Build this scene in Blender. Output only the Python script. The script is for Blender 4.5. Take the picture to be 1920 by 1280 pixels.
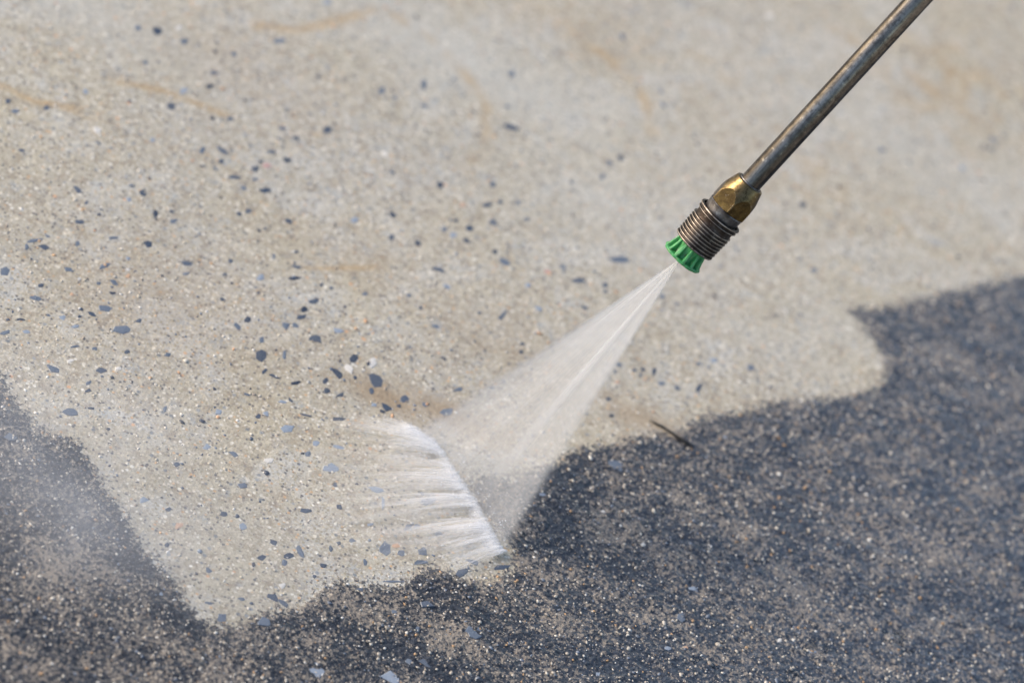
import bpy, math, random
import numpy as np
from mathutils import Vector, Matrix

rnd = random.Random(7)
scene = bpy.context.scene
for o in list(bpy.data.objects):
    bpy.data.objects.remove(o)

# ------------------------------------------------------------------ camera
PITCH = math.radians(40); ROLL = math.radians(25)
FOCAL = 135.0; DIST = 1.725
W1 = 36.0 / FOCAL                                   # frame width per metre of depth
F = Vector((0, math.cos(PITCH), -math.sin(PITCH)))
R0 = Vector((1, 0, 0)); U0 = Vector((0, math.sin(PITCH), math.cos(PITCH)))
R = math.cos(ROLL) * R0 + math.sin(ROLL) * U0
U = -math.sin(ROLL) * R0 + math.cos(ROLL) * U0

def ray(px, py):
    return F + R * ((px - 960) / 1920 * W1) + U * (-(py - 640) / 1920 * W1)
CAM = Vector((0, 0, 0)); CAM.z = -ray(880, 940).z * (DIST + 0.035)
def at_depth(px, py, d):
    return CAM + ray(px, py) * d
def on_ground(px, py, z=0.0):
    r = ray(px, py)
    return CAM + r * ((z - CAM.z) / r.z)
PX = W1 * DIST / 1920                                # metres per photo pixel at the nozzle

cam_data = bpy.data.cameras.new('camera'); cam = bpy.data.objects.new('camera', cam_data)
scene.collection.objects.link(cam); scene.camera = cam
cam.matrix_world = Matrix.Translation(CAM) @ Matrix((R, U, -F)).transposed().to_4x4()
cam_data.lens = FOCAL; cam_data.sensor_width = 36
cam_data.clip_start = 0.05; cam_data.clip_end = 400
cam_data.dof.use_dof = True; cam_data.dof.focus_distance = DIST - 0.014
cam_data.dof.aperture_fstop = 5.6

# ------------------------------------------------------------------ light
SUN_EL = math.radians(32); SUN_AZ = math.radians(-92)   # azimuth clockwise from +Y
world = bpy.data.worlds.new('World'); scene.world = world; world.use_nodes = True
wn = world.node_tree; wn.nodes.clear()
sky = wn.nodes.new('ShaderNodeTexSky'); sky.sky_type = 'NISHITA'; sky.sun_disc = False
sky.sun_elevation = SUN_EL; sky.sun_rotation = SUN_AZ % (2 * math.pi)
sky.air_density = 1.0; sky.dust_density = 2.0; sky.ozone_density = 1.0
bg = wn.nodes.new('ShaderNodeBackground'); bg.inputs['Strength'].default_value = 0.10
wo = wn.nodes.new('ShaderNodeOutputWorld')
wn.links.new(sky.outputs[0], bg.inputs[0]); wn.links.new(bg.outputs[0], wo.inputs[0])
sd = bpy.data.lights.new('sun', 'SUN'); sd.energy = 1.5; sd.angle = math.radians(16); sd.color = (1.0, 0.87, 0.72)
sun = bpy.data.objects.new('sun', sd); scene.collection.objects.link(sun)
sdir = Vector((math.sin(SUN_AZ) * math.cos(SUN_EL), math.cos(SUN_AZ) * math.cos(SUN_EL), math.sin(SUN_EL)))
sun.rotation_euler = sdir.to_track_quat('Z', 'Y').to_euler()
scene.view_settings.view_transform = 'Standard'; scene.view_settings.look = 'None'
scene.view_settings.exposure = 1.2; scene.view_settings.gamma = 1.0
scene.view_settings.use_curve_mapping = False
scene.cycles.transparent_max_bounces = 160
scene.cycles.max_bounces = 8
scene.cycles.volume_bounces = 1

# ------------------------------------------------------------------ helpers
def link(o, parent=None):
    scene.collection.objects.link(o)
    if parent is not None: o.parent = parent
    return o
def tag(o, label, cat, group=None, kind=None):
    if label: o['label'] = label
    if cat: o['category'] = cat
    if group: o['group'] = group
    if kind: o['kind'] = kind
    return o
def np_mesh(name, co, faces, smooth=True):
    """faces: (n, k) int array"""
    me = bpy.data.meshes.new(name)
    co = np.asarray(co, dtype=np.float32); faces = np.asarray(faces, dtype=np.int32)
    n, k = faces.shape
    me.vertices.add(len(co)); me.vertices.foreach_set('co', co.ravel())
    me.loops.add(n * k); me.loops.foreach_set('vertex_index', faces.ravel())
    me.polygons.add(n); me.polygons.foreach_set('loop_start', np.arange(0, n * k, k, dtype=np.int32))
    me.polygons.foreach_set('use_smooth', np.full(n, smooth))
    me.update(calc_edges=True)
    return me
def py_mesh(name, verts, faces, smooth=False):
    me = bpy.data.meshes.new(name); me.from_pydata([tuple(v) for v in verts], [], faces)
    if smooth: me.polygons.foreach_set('use_smooth', [True] * len(me.polygons))
    me.update(); return me
def grid_faces(nr, nc, wrap=False):
    r = np.arange(nr - 1)[:, None]; c = np.arange(nc if wrap else nc - 1)[None, :]
    c2 = (c + 1) % nc
    a = r * nc + c; b = r * nc + c2; d = (r + 1) * nc + c; e = (r + 1) * nc + c2
    return np.stack([a, b, e, d], -1).reshape(-1, 4)
def fattr(me, name, arr, kind='FLOAT'):
    a = me.attributes.new(name, kind, 'POINT')
    if kind == 'FLOAT': a.data.foreach_set('value', np.asarray(arr, dtype=np.float32).ravel())
    else: a.data.foreach_set('color', np.asarray(arr, dtype=np.float32).ravel())

_lat = {}
def vnoise(x, y, seed):
    if seed not in _lat: _lat[seed] = np.random.RandomState(seed).rand(512, 512)
    L = _lat[seed]
    xi = np.floor(x).astype(np.int64); yi = np.floor(y).astype(np.int64)
    fx = x - xi; fy = y - yi
    fx = fx * fx * (3 - 2 * fx); fy = fy * fy * (3 - 2 * fy)
    x0 = xi & 511; x1 = (xi + 1) & 511; y0 = yi & 511; y1 = (yi + 1) & 511
    return ((L[x0, y0] * (1 - fx) + L[x1, y0] * fx) * (1 - fy) +
            (L[x0, y1] * (1 - fx) + L[x1, y1] * fx) * fy)
def fbm(x, y, seed, octv=4):
    s = 0; a = 1; t = 0
    for i in range(octv):
        s = s + a * vnoise(x * 2 ** i + 13.7 * i, y * 2 ** i - 7.1 * i, seed + i); t += a; a *= .55
    return s / t
def sstep(a, b, x):
    t = np.clip((x - a) / (b - a), 0, 1); return t * t * (3 - 2 * t)

# ------------------------------------------------------------------ node helpers
class NT:
    def __init__(s, name):
        s.m = bpy.data.materials.new(name); s.m.use_nodes = True
        s.t = s.m.node_tree; s.t.nodes.clear()
        s.out = s.t.nodes.new('ShaderNodeOutputMaterial')
    def n(s, typ, **kw):
        nd = s.t.nodes.new(typ)
        for k, v in kw.items(): setattr(nd, k, v)
        return nd
    def l(s, a, b): s.t.links.new(a, b)
    def setin(s, sock, v):
        if hasattr(v, 'is_linked'): s.l(v, sock)
        else: sock.default_value = v
    def math(s, op, a, b=0.0, c=0.0, clamp=False):
        nd = s.n('ShaderNodeMath', operation=op, use_clamp=clamp)
        s.setin(nd.inputs[0], a); s.setin(nd.inputs[1], b)
        if op in ('MULTIPLY_ADD', 'SMOOTH_MIN', 'COMPARE'): s.setin(nd.inputs[2], c)
        return nd.outputs[0]
    def mr(s, v, a, b, c=0.0, d=1.0, smooth=False):
        nd = s.n('ShaderNodeMapRange', interpolation_type='SMOOTHSTEP' if smooth else 'LINEAR')
        for i, q in enumerate((v, a, b, c, d)): s.setin(nd.inputs[i], q)
        return nd.outputs[0]
    def mix(s, f, a, b, mode='MIX'):
        nd = s.n('ShaderNodeMix', data_type='RGBA', blend_type=mode)
        s.setin(nd.inputs[0], f)
        s.setin(nd.inputs[6], a if hasattr(a, 'is_linked') or len(a) == 4 else (*a, 1))
        s.setin(nd.inputs[7], b if hasattr(b, 'is_linked') or len(b) == 4 else (*b, 1))
        return nd.outputs[2]
    def noise(s, vec, scale, detail=2.0, rough=.5, dist=0.0, dim='3D'):
        nd = s.n('ShaderNodeTexNoise', noise_dimensions=dim)
        s.l(vec, nd.inputs['Vector']); nd.inputs['Scale'].default_value = scale
        nd.inputs['Detail'].default_value = detail; nd.inputs['Roughness'].default_value = rough
        nd.inputs['Distortion'].default_value = dist
        return nd.outputs['Fac']
    def voro(s, vec, scale, out='Color', feature='F1', rand=1.0):
        nd = s.n('ShaderNodeTexVoronoi', feature=feature)
        s.l(vec, nd.inputs['Vector']); nd.inputs['Scale'].default_value = scale
        nd.inputs['Randomness'].default_value = rand
        return nd.outputs[out]
    def ramp(s, f, stops, interp='LINEAR'):
        nd = s.n('ShaderNodeValToRGB'); nd.color_ramp.interpolation = interp
        e = nd.color_ramp.elements
        e[0].position, e[0].color = stops[0][0], (*stops[0][1], 1)
        e[1].position, e[1].color = stops[-1][0], (*stops[-1][1], 1)
        for p, c in stops[1:-1]:
            x = e.new(p); x.color = (*c, 1)
        s.l(f, nd.inputs[0]); return nd.outputs[0]
    def attr(s, name, out='Fac'):
        nd = s.n('ShaderNodeAttribute', attribute_name=name); return nd.outputs[out]
    def obj(s): return s.n('ShaderNodeTexCoord').outputs['Object']
    def principled(s, **kw):
        p = s.n('ShaderNodeBsdfPrincipled')
        for k, v in kw.items():
            k = k.replace('_', ' ')
            sock = p.inputs[k]
            if k == 'Base Color' and isinstance(v, tuple) and len(v) == 3: v = (*v, 1)
            s.setin(sock, v)
        s.l(p.outputs[0], s.out.inputs['Surface']); return p
    def bump(s, h, strength=.5, dist=.001, normal=None):
        b = s.n('ShaderNodeBump'); b.inputs['Strength'].default_value = strength
        b.inputs['Distance'].default_value = dist; s.l(h, b.inputs['Height'])
        if normal is not None: s.l(normal, b.inputs['Normal'])
        return b.outputs[0]

# ------------------------------------------------------------------ washed / unwashed outline
DIRTY_PX = [(-700, -60), (-300, 330), (-60, 610), (0, 702), (35, 765), (72, 800), (120, 818), (152, 832), (168, 868),
    (200, 920), (235, 968), (262, 1020), (300, 1062), (330, 1095), (350, 1125), (372, 1160), (425, 1176), (480, 1160),
    (520, 1150), (560, 1142), (600, 1112), (630, 1090), (690, 1096), (735, 1102), (785, 1080), (800, 1062),
    (835, 1064), (870, 1084), (915, 1092), (945, 1075), (962, 1045), (955, 1020), (925, 985), (900, 950), (885, 915),
    (900, 893), (950, 898), (1000, 882), (1035, 868), (1065, 850), (1100, 840), (1150, 834), (1200, 816), (1262, 818),
    (1290, 790), (1340, 780), (1400, 768), (1450, 757), (1520, 747), (1580, 741), (1635, 728), (1662, 702),
    (1655, 668), (1636, 636), (1612, 606), (1590, 584), (1650, 577), (1700, 566), (1760, 549), (1830, 540),
    (1885, 524), (2000, 500), (2300, 440), (2900, 330), (2900, 1900), (960, 2300), (-900, 1900)]
dirty = np.array([on_ground(*p)[:2] for p in DIRTY_PX])

def signed_distance(x, y, poly):
    """positive inside"""
    d = np.full(x.shape, 1e9); inside = np.zeros(x.shape, bool)
    n = len(poly)
    for i in range(n):
        x0, y0 = poly[i]; x1, y1 = poly[(i + 1) % n]
        ex, ey = x1 - x0, y1 - y0
        t = np.clip(((x - x0) * ex + (y - y0) * ey) / (ex * ex + ey * ey + 1e-12), 0, 1)
        d = np.minimum(d, (x - x0 - t * ex) ** 2 + (y - y0 - t * ey) ** 2)
        c = ((y0 > y) != (y1 > y))
        with np.errstate(divide='ignore', invalid='ignore'):
            xx = ex * (y - y0) / (y1 - y0 + 1e-15) + x0
        inside ^= c & (x < xx)
    return np.sqrt(d) * np.where(inside, 1, -1)
def line_distance(x, y, pts):
    d = np.full(x.shape, 1e9)
    for (x0, y0), (x1, y1) in zip(pts[:-1], pts[1:]):
        ex, ey = x1 - x0, y1 - y0
        t = np.clip(((x - x0) * ex + (y - y0) * ey) / (ex * ex + ey * ey + 1e-12), 0, 1)
        d = np.minimum(d, (x - x0 - t * ex) ** 2 + (y - y0 - t * ey) ** 2)
    return np.sqrt(d)

def edge_noise(x, y):
    return (fbm(x * 70, y * 70, 11, 2) - .5) * .0045 + (fbm(x * 420, y * 420, 15, 3) - .5) * .006
def grime_amount(x, y):
    """signed distance with the ragged edge of the film"""
    sd = signed_distance(x, y, dirty)
    return sd + edge_noise(x, y)

def height(x, y, g=None):
    if g is None: g = grime_amount(x, y)
    gm = sstep(-.002, .004, g)
    h = (fbm(x * 9, y * 9, 31, 3) - .5) * .0022
    h = h + (fbm(x * 150, y * 150, 41, 3) - .5) * .0004
    h = h + gm * ((fbm(x * 330, y * 330, 51, 3) - .5) * .0017 + (fbm(x * 60, y * 60, 61, 2) - .5) * .0014 + .00025)
    return h

# ------------------------------------------------------------------ ground sheet
corners = [on_ground(px, py) for px, py in ((-120, -120), (2040, -120), (2040, 1400), (-120, 1400))]
xmin, xmax = min(c.x for c in corners), max(c.x for c in corners)
ymin, ymax = min(c.y for c in corners), max(c.y for c in corners)
def axis(lo, hi, s0, s1):
    v = [lo]; 
    while v[-1] < hi: v.append(v[-1] + s0 + (s1 - s0) * (v[-1] - lo) / (hi - lo))
    out = []; st = .004; p = v[-1]
    while p < 150: p += st; out.append(p); st *= 1.35
    inn = []; st = .004; p = lo
    while p > -150: p -= st; inn.append(p); st *= 1.35
    return np.array(inn[::-1] + v + out)
xs = axis(xmin, xmax, .0011, .0011); ys = axis(ymin, ymax, .0009, .0022)
X, Y = np.meshgrid(xs, ys)
sd_ = signed_distance(X, Y, dirty)
G = sd_ + edge_noise(X, Y)
H = height(X, Y, G)
far = np.maximum(np.abs(X) - .8, 0) + np.maximum(np.abs(Y - (ymin + ymax) / 2) - 1.0, 0)
H = H * (1 - sstep(0, .6, far))
gme = np_mesh('ground', np.stack([X, Y, H], -1).reshape(-1, 3), grid_faces(*X.shape))
fattr(gme, 'grime', G)
# ochre sweeps left by earlier passes of the jet, seen in the washed area
def gp(pts): return [tuple(on_ground(*p)[:2]) for p in pts]
STAINS = [([(740, 30), (800, 65), (860, 125), (895, 165), (915, 205), (910, 250), (895, 290), (875, 320)], 6),
          ([(985, 10), (1040, 30), (1090, 75), (1150, 115), (1190, 155), (1212, 195), (1222, 250)], 6),
          ([(120, 205), (150, 215), (200, 232)], 3), ([(225, 155), (300, 170), (370, 195), (420, 215)], 4),
          ([(515, 235), (560, 247), (600, 255)], 3), ([(560, 500), (610, 503), (700, 500)], 3),
          ([(380, 285), (420, 310), (440, 330)], 3), ([(1560, 60), (1700, 140), (1850, 240)], 9),
          ([(700, 20), (560, 60), (480, 50)], 6),
          ([(0, 160), (60, 190), (150, 205)], 4)]
ST = np.zeros(X.shape)
for pts, w in STAINS:
    wd = w * PX * 2.6
    ST = np.maximum(ST, np.exp(-(line_distance(X, Y, gp(pts)) / wd) ** 2))
ST = ST * np.clip(fbm(X * 60, Y * 60, 71, 3) * 2.6 - .65, 0, 1) * 1.0
for (px, py), rx, ry, a in [((1800, 180), 220, 120, .9), ((1550, 330), 200, 80, .5), ((1300, 120), 200, 70, .4)]:
    c = on_ground(px, py)
    ST = np.maximum(ST, a * np.exp(-(((X - c.x) / (rx * PX)) ** 2 + ((Y - c.y) / (ry * PX * 1.6)) ** 2)) * np.clip(fbm(X * 90, Y * 90, 75, 3) * 4 - 1.9, 0, 1))
fattr(gme, 'stain', ST)
# tan, less washed patches
TANS = [((840, 775), 110, 26), ((720, 745), 90, 22), ((1210, 790), 90, 22)]
TANS2 = [((330, 590), 300, 110), ((930, 640), 160, 60), ((430, 120), 200, 60), ((640, 470), 170, 50), ((1080, 60), 120, 40)]
TN = np.zeros(X.shape)
for (px, py), rx, ry in TANS:
    c = on_ground(px, py)
    TN = np.maximum(TN, 1.5 * np.exp(-(((X - c.x) / (rx * PX)) ** 2 + ((Y - c.y) / (ry * PX * 1.6)) ** 2)))
for (px, py), rx, ry in TANS2:
    c = on_ground(px, py)
    TN = np.maximum(TN, .38 * np.exp(-(((X - c.x) / (rx * PX)) ** 2 + ((Y - c.y) / (ry * PX * 1.6)) ** 2)))
SHEEN = np.zeros(X.shape)  # sky reflected by the wet slab, put into the colour as grey-blue patches
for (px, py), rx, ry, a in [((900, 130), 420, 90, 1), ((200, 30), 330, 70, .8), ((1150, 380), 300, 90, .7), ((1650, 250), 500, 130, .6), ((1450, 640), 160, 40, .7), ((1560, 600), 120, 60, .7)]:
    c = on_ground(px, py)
    SHEEN = np.maximum(SHEEN, a * np.exp(-(((X - c.x) / (rx * PX)) ** 2 + ((Y - c.y) / (ry * PX * 1.6)) ** 2)))
fattr(gme, 'sky_sheen', SHEEN * (.5 + .9 * fbm(X * 22, Y * 22, 85, 3)))
fattr(gme, 'tan', TN * (.4 + .8 * fbm(X * 40, Y * 40, 81, 3)))
WEAR = [((1180, 1010), 60, 30, .7), ((130, 1060), 110, 50, .9), ((900, 1075), 70, 18, 1.), ((860, 1210), 100, 30, .7), ((700, 1130), 90, 30, .5),
        ((1480, 1120), 150, 50, .6), ((1700, 1000), 120, 50, .5), ((1750, 660), 100, 30, .6), ((1290, 950), 120, 40, .3), ((1600, 1190), 90, 30, .4),
        ((640, 1135), 150, 26, 1.1), ((1000, 1060), 60, 20, 1.1), ((480, 1215), 110, 26, .8), ((1110, 930), 50, 24, .3), ((1040, 1180), 120, 30, .7), ((330, 1200), 100, 30, .7)]
WR = np.zeros(X.shape)
for (px, py), rx, ry, a in WEAR:
    c = on_ground(px, py)
    WR = np.maximum(WR, a * np.exp(-(((X - c.x) / (rx * PX)) ** 2 + ((Y - c.y) / (ry * PX * 1.6)) ** 2)))
for (px, py), rx, ry, a in [((1080, 905), 70, 26, .8), ((860, 1130), 60, 20, .8), ((1060, 1020), 50, 40, .5), ((840, 1270), 160, 24, .7), ((1150, 1240), 120, 30, .9), ((300, 1150), 60, 30, .7), ((240, 960), 40, 60, .4), ((700, 1190), 70, 20, .5), ((1500, 990), 120, 20, .6), ((1850, 860), 80, 40, .6), ((1720, 610), 90, 18, .6)]:
    c = on_ground(px, py)
    WR = WR - a * np.exp(-(((X - c.x) / (rx * PX)) ** 2 + ((Y - c.y) / (ry * PX * 1.6)) ** 2))
fattr(gme, 'wear', WR)
w0, w1 = on_ground(700, 1000), on_ground(1900, 1000)
fattr(gme, 'wet_sheen', sstep(w0.x, w1.x, X) * .75 + .08)

g = NT('washed_and_dirty_concrete')
P = g.obj()
grime = g.attr('grime'); stain = g.attr('stain'); tan = g.attr('tan'); wear = g.attr('wear')
fineA = g.noise(P, 1100, 2, .6); fineB = g.noise(P, 420, 3, .6); mid = g.noise(P, 60, 4, .6); big = g.noise(P, 9, 3, .55)
# clean concrete: paste plus sand grains of many colours
paste = g.mix(g.mr(mid, .3, .7), (.505, .472, .385), (.415, .378, .300))
mid2 = g.noise(P, 130, 4, .7); blue = g.noise(P, 26, 4, .6, .8)
paste = g.mix(g.mr(big, .35, .65), paste, g.mix(.7, paste, (.43, .43, .43)))
paste = g.mix(g.mr(mid2, .46, .68, 0, .85), paste, (.27, .22, .17))
paste = g.mix(g.mr(blue, .50, .66, 0, .6), paste, (.53, .55, .57))
paste = g.mix(g.mr(g.noise(P, 75, 3, .6), .58, .70, 0, .6), paste, (.30, .35, .41))
paste = g.mix(g.math('MULTIPLY', g.attr('sky_sheen'), .75, clamp=True), paste, (.50, .515, .51))
cellv = g.n('ShaderNodeSeparateColor'); g.l(g.voro(P, 620), cellv.inputs[0])
graincol = g.ramp(cellv.outputs[0], [(0, (.11, .12, .14)), (.10, (.25, .23, .21)), (.2, (.35, .32, .25)), (.45, (.47, .435, .36)), (.62, (.545, .50, .41)),
                                    (.80, (.62, .58, .52)), (.90, (.70, .68, .63)), (.955, (.56, .37, .22)), (.985, (.80, .78, .74))], 'CONSTANT')
dcell = g.voro(P, 620, 'Distance')
gmask = g.math('MULTIPLY', g.mr(dcell, .35, .6, 1, 0), g.mr(cellv.outputs[1], .05, .3, 0, 1))
clean = g.mix(gmask, paste, g.mix(g.math('MULTIPLY', g.attr('sky_sheen'), .5, clamp=True), graincol, (.5, .5, .5)))
clean = g.mix(g.mr(fineA, .32, .62, .48, 0), clean, (.26, .215, .16))
clean = g.mix(g.mr(fineB, .56, .72, 0, .5), clean, (.66, .62, .55))
cell2 = g.n('ShaderNodeSeparateColor'); g.l(g.voro(P, 210), cell2.inputs[0])
d2 = g.voro(P, 210, 'Distance')
m2 = g.math('MULTIPLY', g.mr(d2, .16, .26, 1, 0), g.math('GREATER_THAN', cell2.outputs[0], .62))
col2 = g.ramp(cell2.outputs[1], [(0, (.13, .16, .20)), (.35, (.25, .28, .32)), (.55, (.68, .64, .57)), (.8, (.75, .73, .68)), (.93, (.60, .33, .18))], 'CONSTANT')
clean = g.mix(g.math('MULTIPLY', m2, .75), clean, col2)
clean = g.mix(g.math('MULTIPLY', tan, .8, clamp=True), clean, g.mix(fineB, (.20, .15, .10), (.42, .34, .25)))
clean = g.mix(g.math('MULTIPLY', stain, .55), clean, (.40, .27, .13))
# grime: dark film, brown where thin, pale grains worn through
dv = g.n('ShaderNodeSeparateColor'); g.l(g.voro(P, 900), dv.inputs[0])
film = g.mix(g.mr(fineB, .35, .65), (.010, .012, .016), g.mix(g.attr('wet_sheen'), (.044, .046, .052), (.072, .084, .104)))  # bluer and paler with wetness: sky reflection put into the film colour
thinf = g.math('ADD', g.math('ADD', g.math('MULTIPLY', g.noise(P, 48, 5, .75), .60), g.math('MULTIPLY', g.noise(P, 440, 4, .75), 1.05)), g.math('MULTIPLY', wear, .09))
thin = g.mr(thinf, .825, .93, 0, 1, True)
film = g.mix(g.math('MULTIPLY', thin, .85), film, g.mix(fineA, (.125, .103, .08), (.41, .355, .285)))
film = g.mix(g.math('MULTIPLY', g.math('GREATER_THAN', dv.outputs[0], .80), g.mr(g.voro(P, 900, 'Distance'), .22, .38, .8, 0)), film,
             g.ramp(dv.outputs[1], [(0, (.20, .18, .16)), (.5, (.38, .35, .31)), (.85, (.34, .22, .13)), (.95, (.6, .57, .52))], 'CONSTANT'))
gm = g.math('ADD', grime, g.math('MULTIPLY', g.math('SUBTRACT', fineB, .5), .024))
gm = g.math('ADD', gm, g.math('MULTIPLY', g.math('SUBTRACT', fineA, .5), .008))
gmask2 = g.mr(gm, -.0020, .0020, 0, 1, True)
clean = g.mix(1.0, clean, (1.01, .99, .92), 'MULTIPLY')
col = g.mix(gmask2, clean, film)
rough = g.mix(gmask2, (.62, .62, .62), g.mix(thin, (.30, .30, .30), (.5, .5, .5)))
hgt = g.math('ADD', g.math('MULTIPLY', fineA, .35), g.math('MULTIPLY', fineB, .9))
nrm = g.bump(hgt, .55, .0009)
nrm = g.bump(g.math('MULTIPLY', gmask2, g.voro(P, 520, 'Distance')), .5, .0014, nrm)
g.principled(Base_Color=col, Roughness=rough, Normal=nrm, Specular_IOR_Level=.5, Coat_Weight=g.math('MULTIPLY', gmask2, g.attr('wet_sheen')), Coat_Roughness=.12, Coat_Normal=g.bump(g.math('ADD', fineB, mid), .35, .0009))
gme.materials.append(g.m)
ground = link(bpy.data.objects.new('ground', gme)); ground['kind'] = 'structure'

# ------------------------------------------------------------------ loose sand grains (too many to count)
def icosa():
    t = (1 + 5 ** .5) / 2
    v = np.array([(-1, t, 0), (1, t, 0), (-1, -t, 0), (1, -t, 0), (0, -1, t), (0, 1, t), (0, -1, -t), (0, 1, -t), (t, 0, -1), (t, 0, 1), (-t, 0, -1), (-t, 0, 1)], float)
    v /= np.linalg.norm(v[0])
    f = np.array([(0, 11, 5), (0, 5, 1), (0, 1, 7), (0, 7, 10), (0, 10, 11), (1, 5, 9), (5, 11, 4), (11, 10, 2), (10, 7, 6), (7, 1, 8), (3, 9, 4), (3, 4, 2), (3, 2, 6), (3, 6, 8), (3, 8, 9), (4, 9, 5), (2, 4, 11), (6, 2, 10), (8, 6, 7), (9, 8, 1)])
    return v, f
def scatter(name, n, sel, size, colours, mat, seed, sink=.25):
    rs = np.random.RandomState(seed)
    x = rs.uniform(xmin, xmax, n); y = rs.uniform(ymin, ymax, n)
    # keep those inside the view plus a margin
    p = np.stack([x, y, np.zeros(n)], -1) - np.array(CAM)
    dz = p @ np.array(F); u = p @ np.array(R) / dz / W1; v = p @ np.array(U) / dz / W1
    gr = grime_amount(x, y)
    k = (np.abs(u) < .54) & (np.abs(v) < .37) & sel(gr, x, y, rs)
    x, y, gr = x[k], y[k], gr[k]; n = len(x)
    base, fc = icosa(); nv = len(base)
    lo, hi, pw = size
    s = lo + (hi - lo) * rs.rand(n) ** pw
    jit = 1 + rs.uniform(-.28, .28, (n, nv, 1))
    sc = np.stack([s * rs.uniform(.8, 1.35, n), s * rs.uniform(.6, 1.0, n), s * rs.uniform(.35, .6, n)], -1)
    a = rs.uniform(0, 2 * np.pi, n); ca, sa = np.cos(a), np.sin(a)
    c = base[None] * jit * sc[:, None, :]
    cx = c[..., 0] * ca[:, None] - c[..., 1] * sa[:, None]; cy = c[..., 0] * sa[:, None] + c[..., 1] * ca[:, None]
    z = height(x, y, gr) + sc[:, 2] * rs.uniform(-sink, sink + .15, n)
    co = np.stack([cx + x[:, None], cy + y[:, None], c[..., 2] + z[:, None]], -1).reshape(-1, 3)
    faces = (fc[None] + (np.arange(n) * nv)[:, None, None]).reshape(-1, 3)
    me = np_mesh(name, co, faces)
    idx = rs.choice(len(colours), n, p=[q[1] for q in colours])
    cols = np.array([q[0] for q in colours])[idx] * rs.uniform(.75, 1.2, (n, 1))
    cols = np.repeat(np.concatenate([np.clip(cols, 0, .9), np.ones((n, 1))], 1), nv, 0)
    fattr(me, 'tint', cols, 'FLOAT_COLOR')
    me.materials.append(mat)
    o = link(bpy.data.objects.new(name, me), ground); o['kind'] = 'stuff'
    return o
gr_ = NT('sand_grain')
Pg = gr_.obj()
tint = gr_.attr('tint', 'Color')
gcol = gr_.mix(gr_.mr(gr_.noise(Pg, 1500, 2), .3, .7, .3, 0), tint, (.15, .13, .11))
gr_.principled(Base_Color=gcol, Roughness=gr_.mr(gr_.noise(Pg, 300, 1), .35, .65, .32, .65))
DC = [((.48, .43, .36), .34), ((.60, .55, .47), .16), ((.25, .22, .19), .24), ((.16, .19, .24), .14), ((.40, .25, .13), .07), ((.70, .68, .63), .05)]
scatter('dirty_sand_grains', 60000, lambda gr, x, y, rs: gr > -.001, (.00028, .00095, 1.8), DC, gr_.m, 5, .35)
scatter('coarse_grains', 6000, lambda gr, x, y, rs: gr > .001, (.0007, .0014, 2.4), DC, gr_.m, 6, .3)
CC = [((.51, .465, .37), .30), ((.66, .61, .53), .22), ((.32, .27, .22), .20), ((.16, .20, .26), .14), ((.62, .38, .20), .05), ((.74, .72, .67), .09)]
scatter('clean_sand_grains', 17000, lambda gr, x, y, rs: gr < .002, (.0003, .0010, 2.0), CC, gr_.m, 8, -.15)

BC = [((.03, .045, .075), .35), ((.08, .115, .17), .30), ((.20, .25, .32), .15), ((.62, .58, .5), .12), ((.55, .32, .18), .08)]
scatter('small_stones', 1700, lambda gr, x, y, rs: (gr < -.004) & (rs.rand(len(x)) < .3 + .7 * fbm(x * 12, y * 12, 95, 2)), (.0006, .0015, 1.8), BC, gr_.m, 12, -.5)
# ------------------------------------------------------------------ stone chips set in the concrete
def stone_mat(name, a, b, rough=.42):
    m = NT(name); Pm = m.obj()
    inf = m.n('ShaderNodeObjectInfo')
    c = m.mix(m.noise(Pm, 260, 4, .6), a, b)
    c = m.mix(m.mr(inf.outputs['Random'], 0, 1, 0, .28), c, (.26, .29, .33))
    c = m.mix(m.mr(m.noise(Pm, 900, 2), .6, .75, 0, .35), c, (.42, .40, .37))
    m.principled(Base_Color=c, Roughness=rough, Normal=m.bump(m.noise(Pm, 500, 3), .35, .0006))
    return m.m
SM = {'d': stone_mat('dark_slate', (.011, .017, .032), (.030, .042, .068)),
      'm': stone_mat('navy_slate', (.030, .044, .072), (.055, .074, .108)),
      'b': stone_mat('blue_slate', (.080, .108, .148), (.125, .150, .188)),
      'l': stone_mat('pale_blue_stone', (.20, .25, .32), (.30, .34, .39)),
      'w': stone_mat('white_quartz', (.72, .69, .62), (.60, .56, .50)),
      'o': stone_mat('orange_stone', (.60, .33, .17), (.52, .36, .24)),
      'r': stone_mat('pink_stone', (.48, .26, .22), (.52, .34, .28))}
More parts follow.
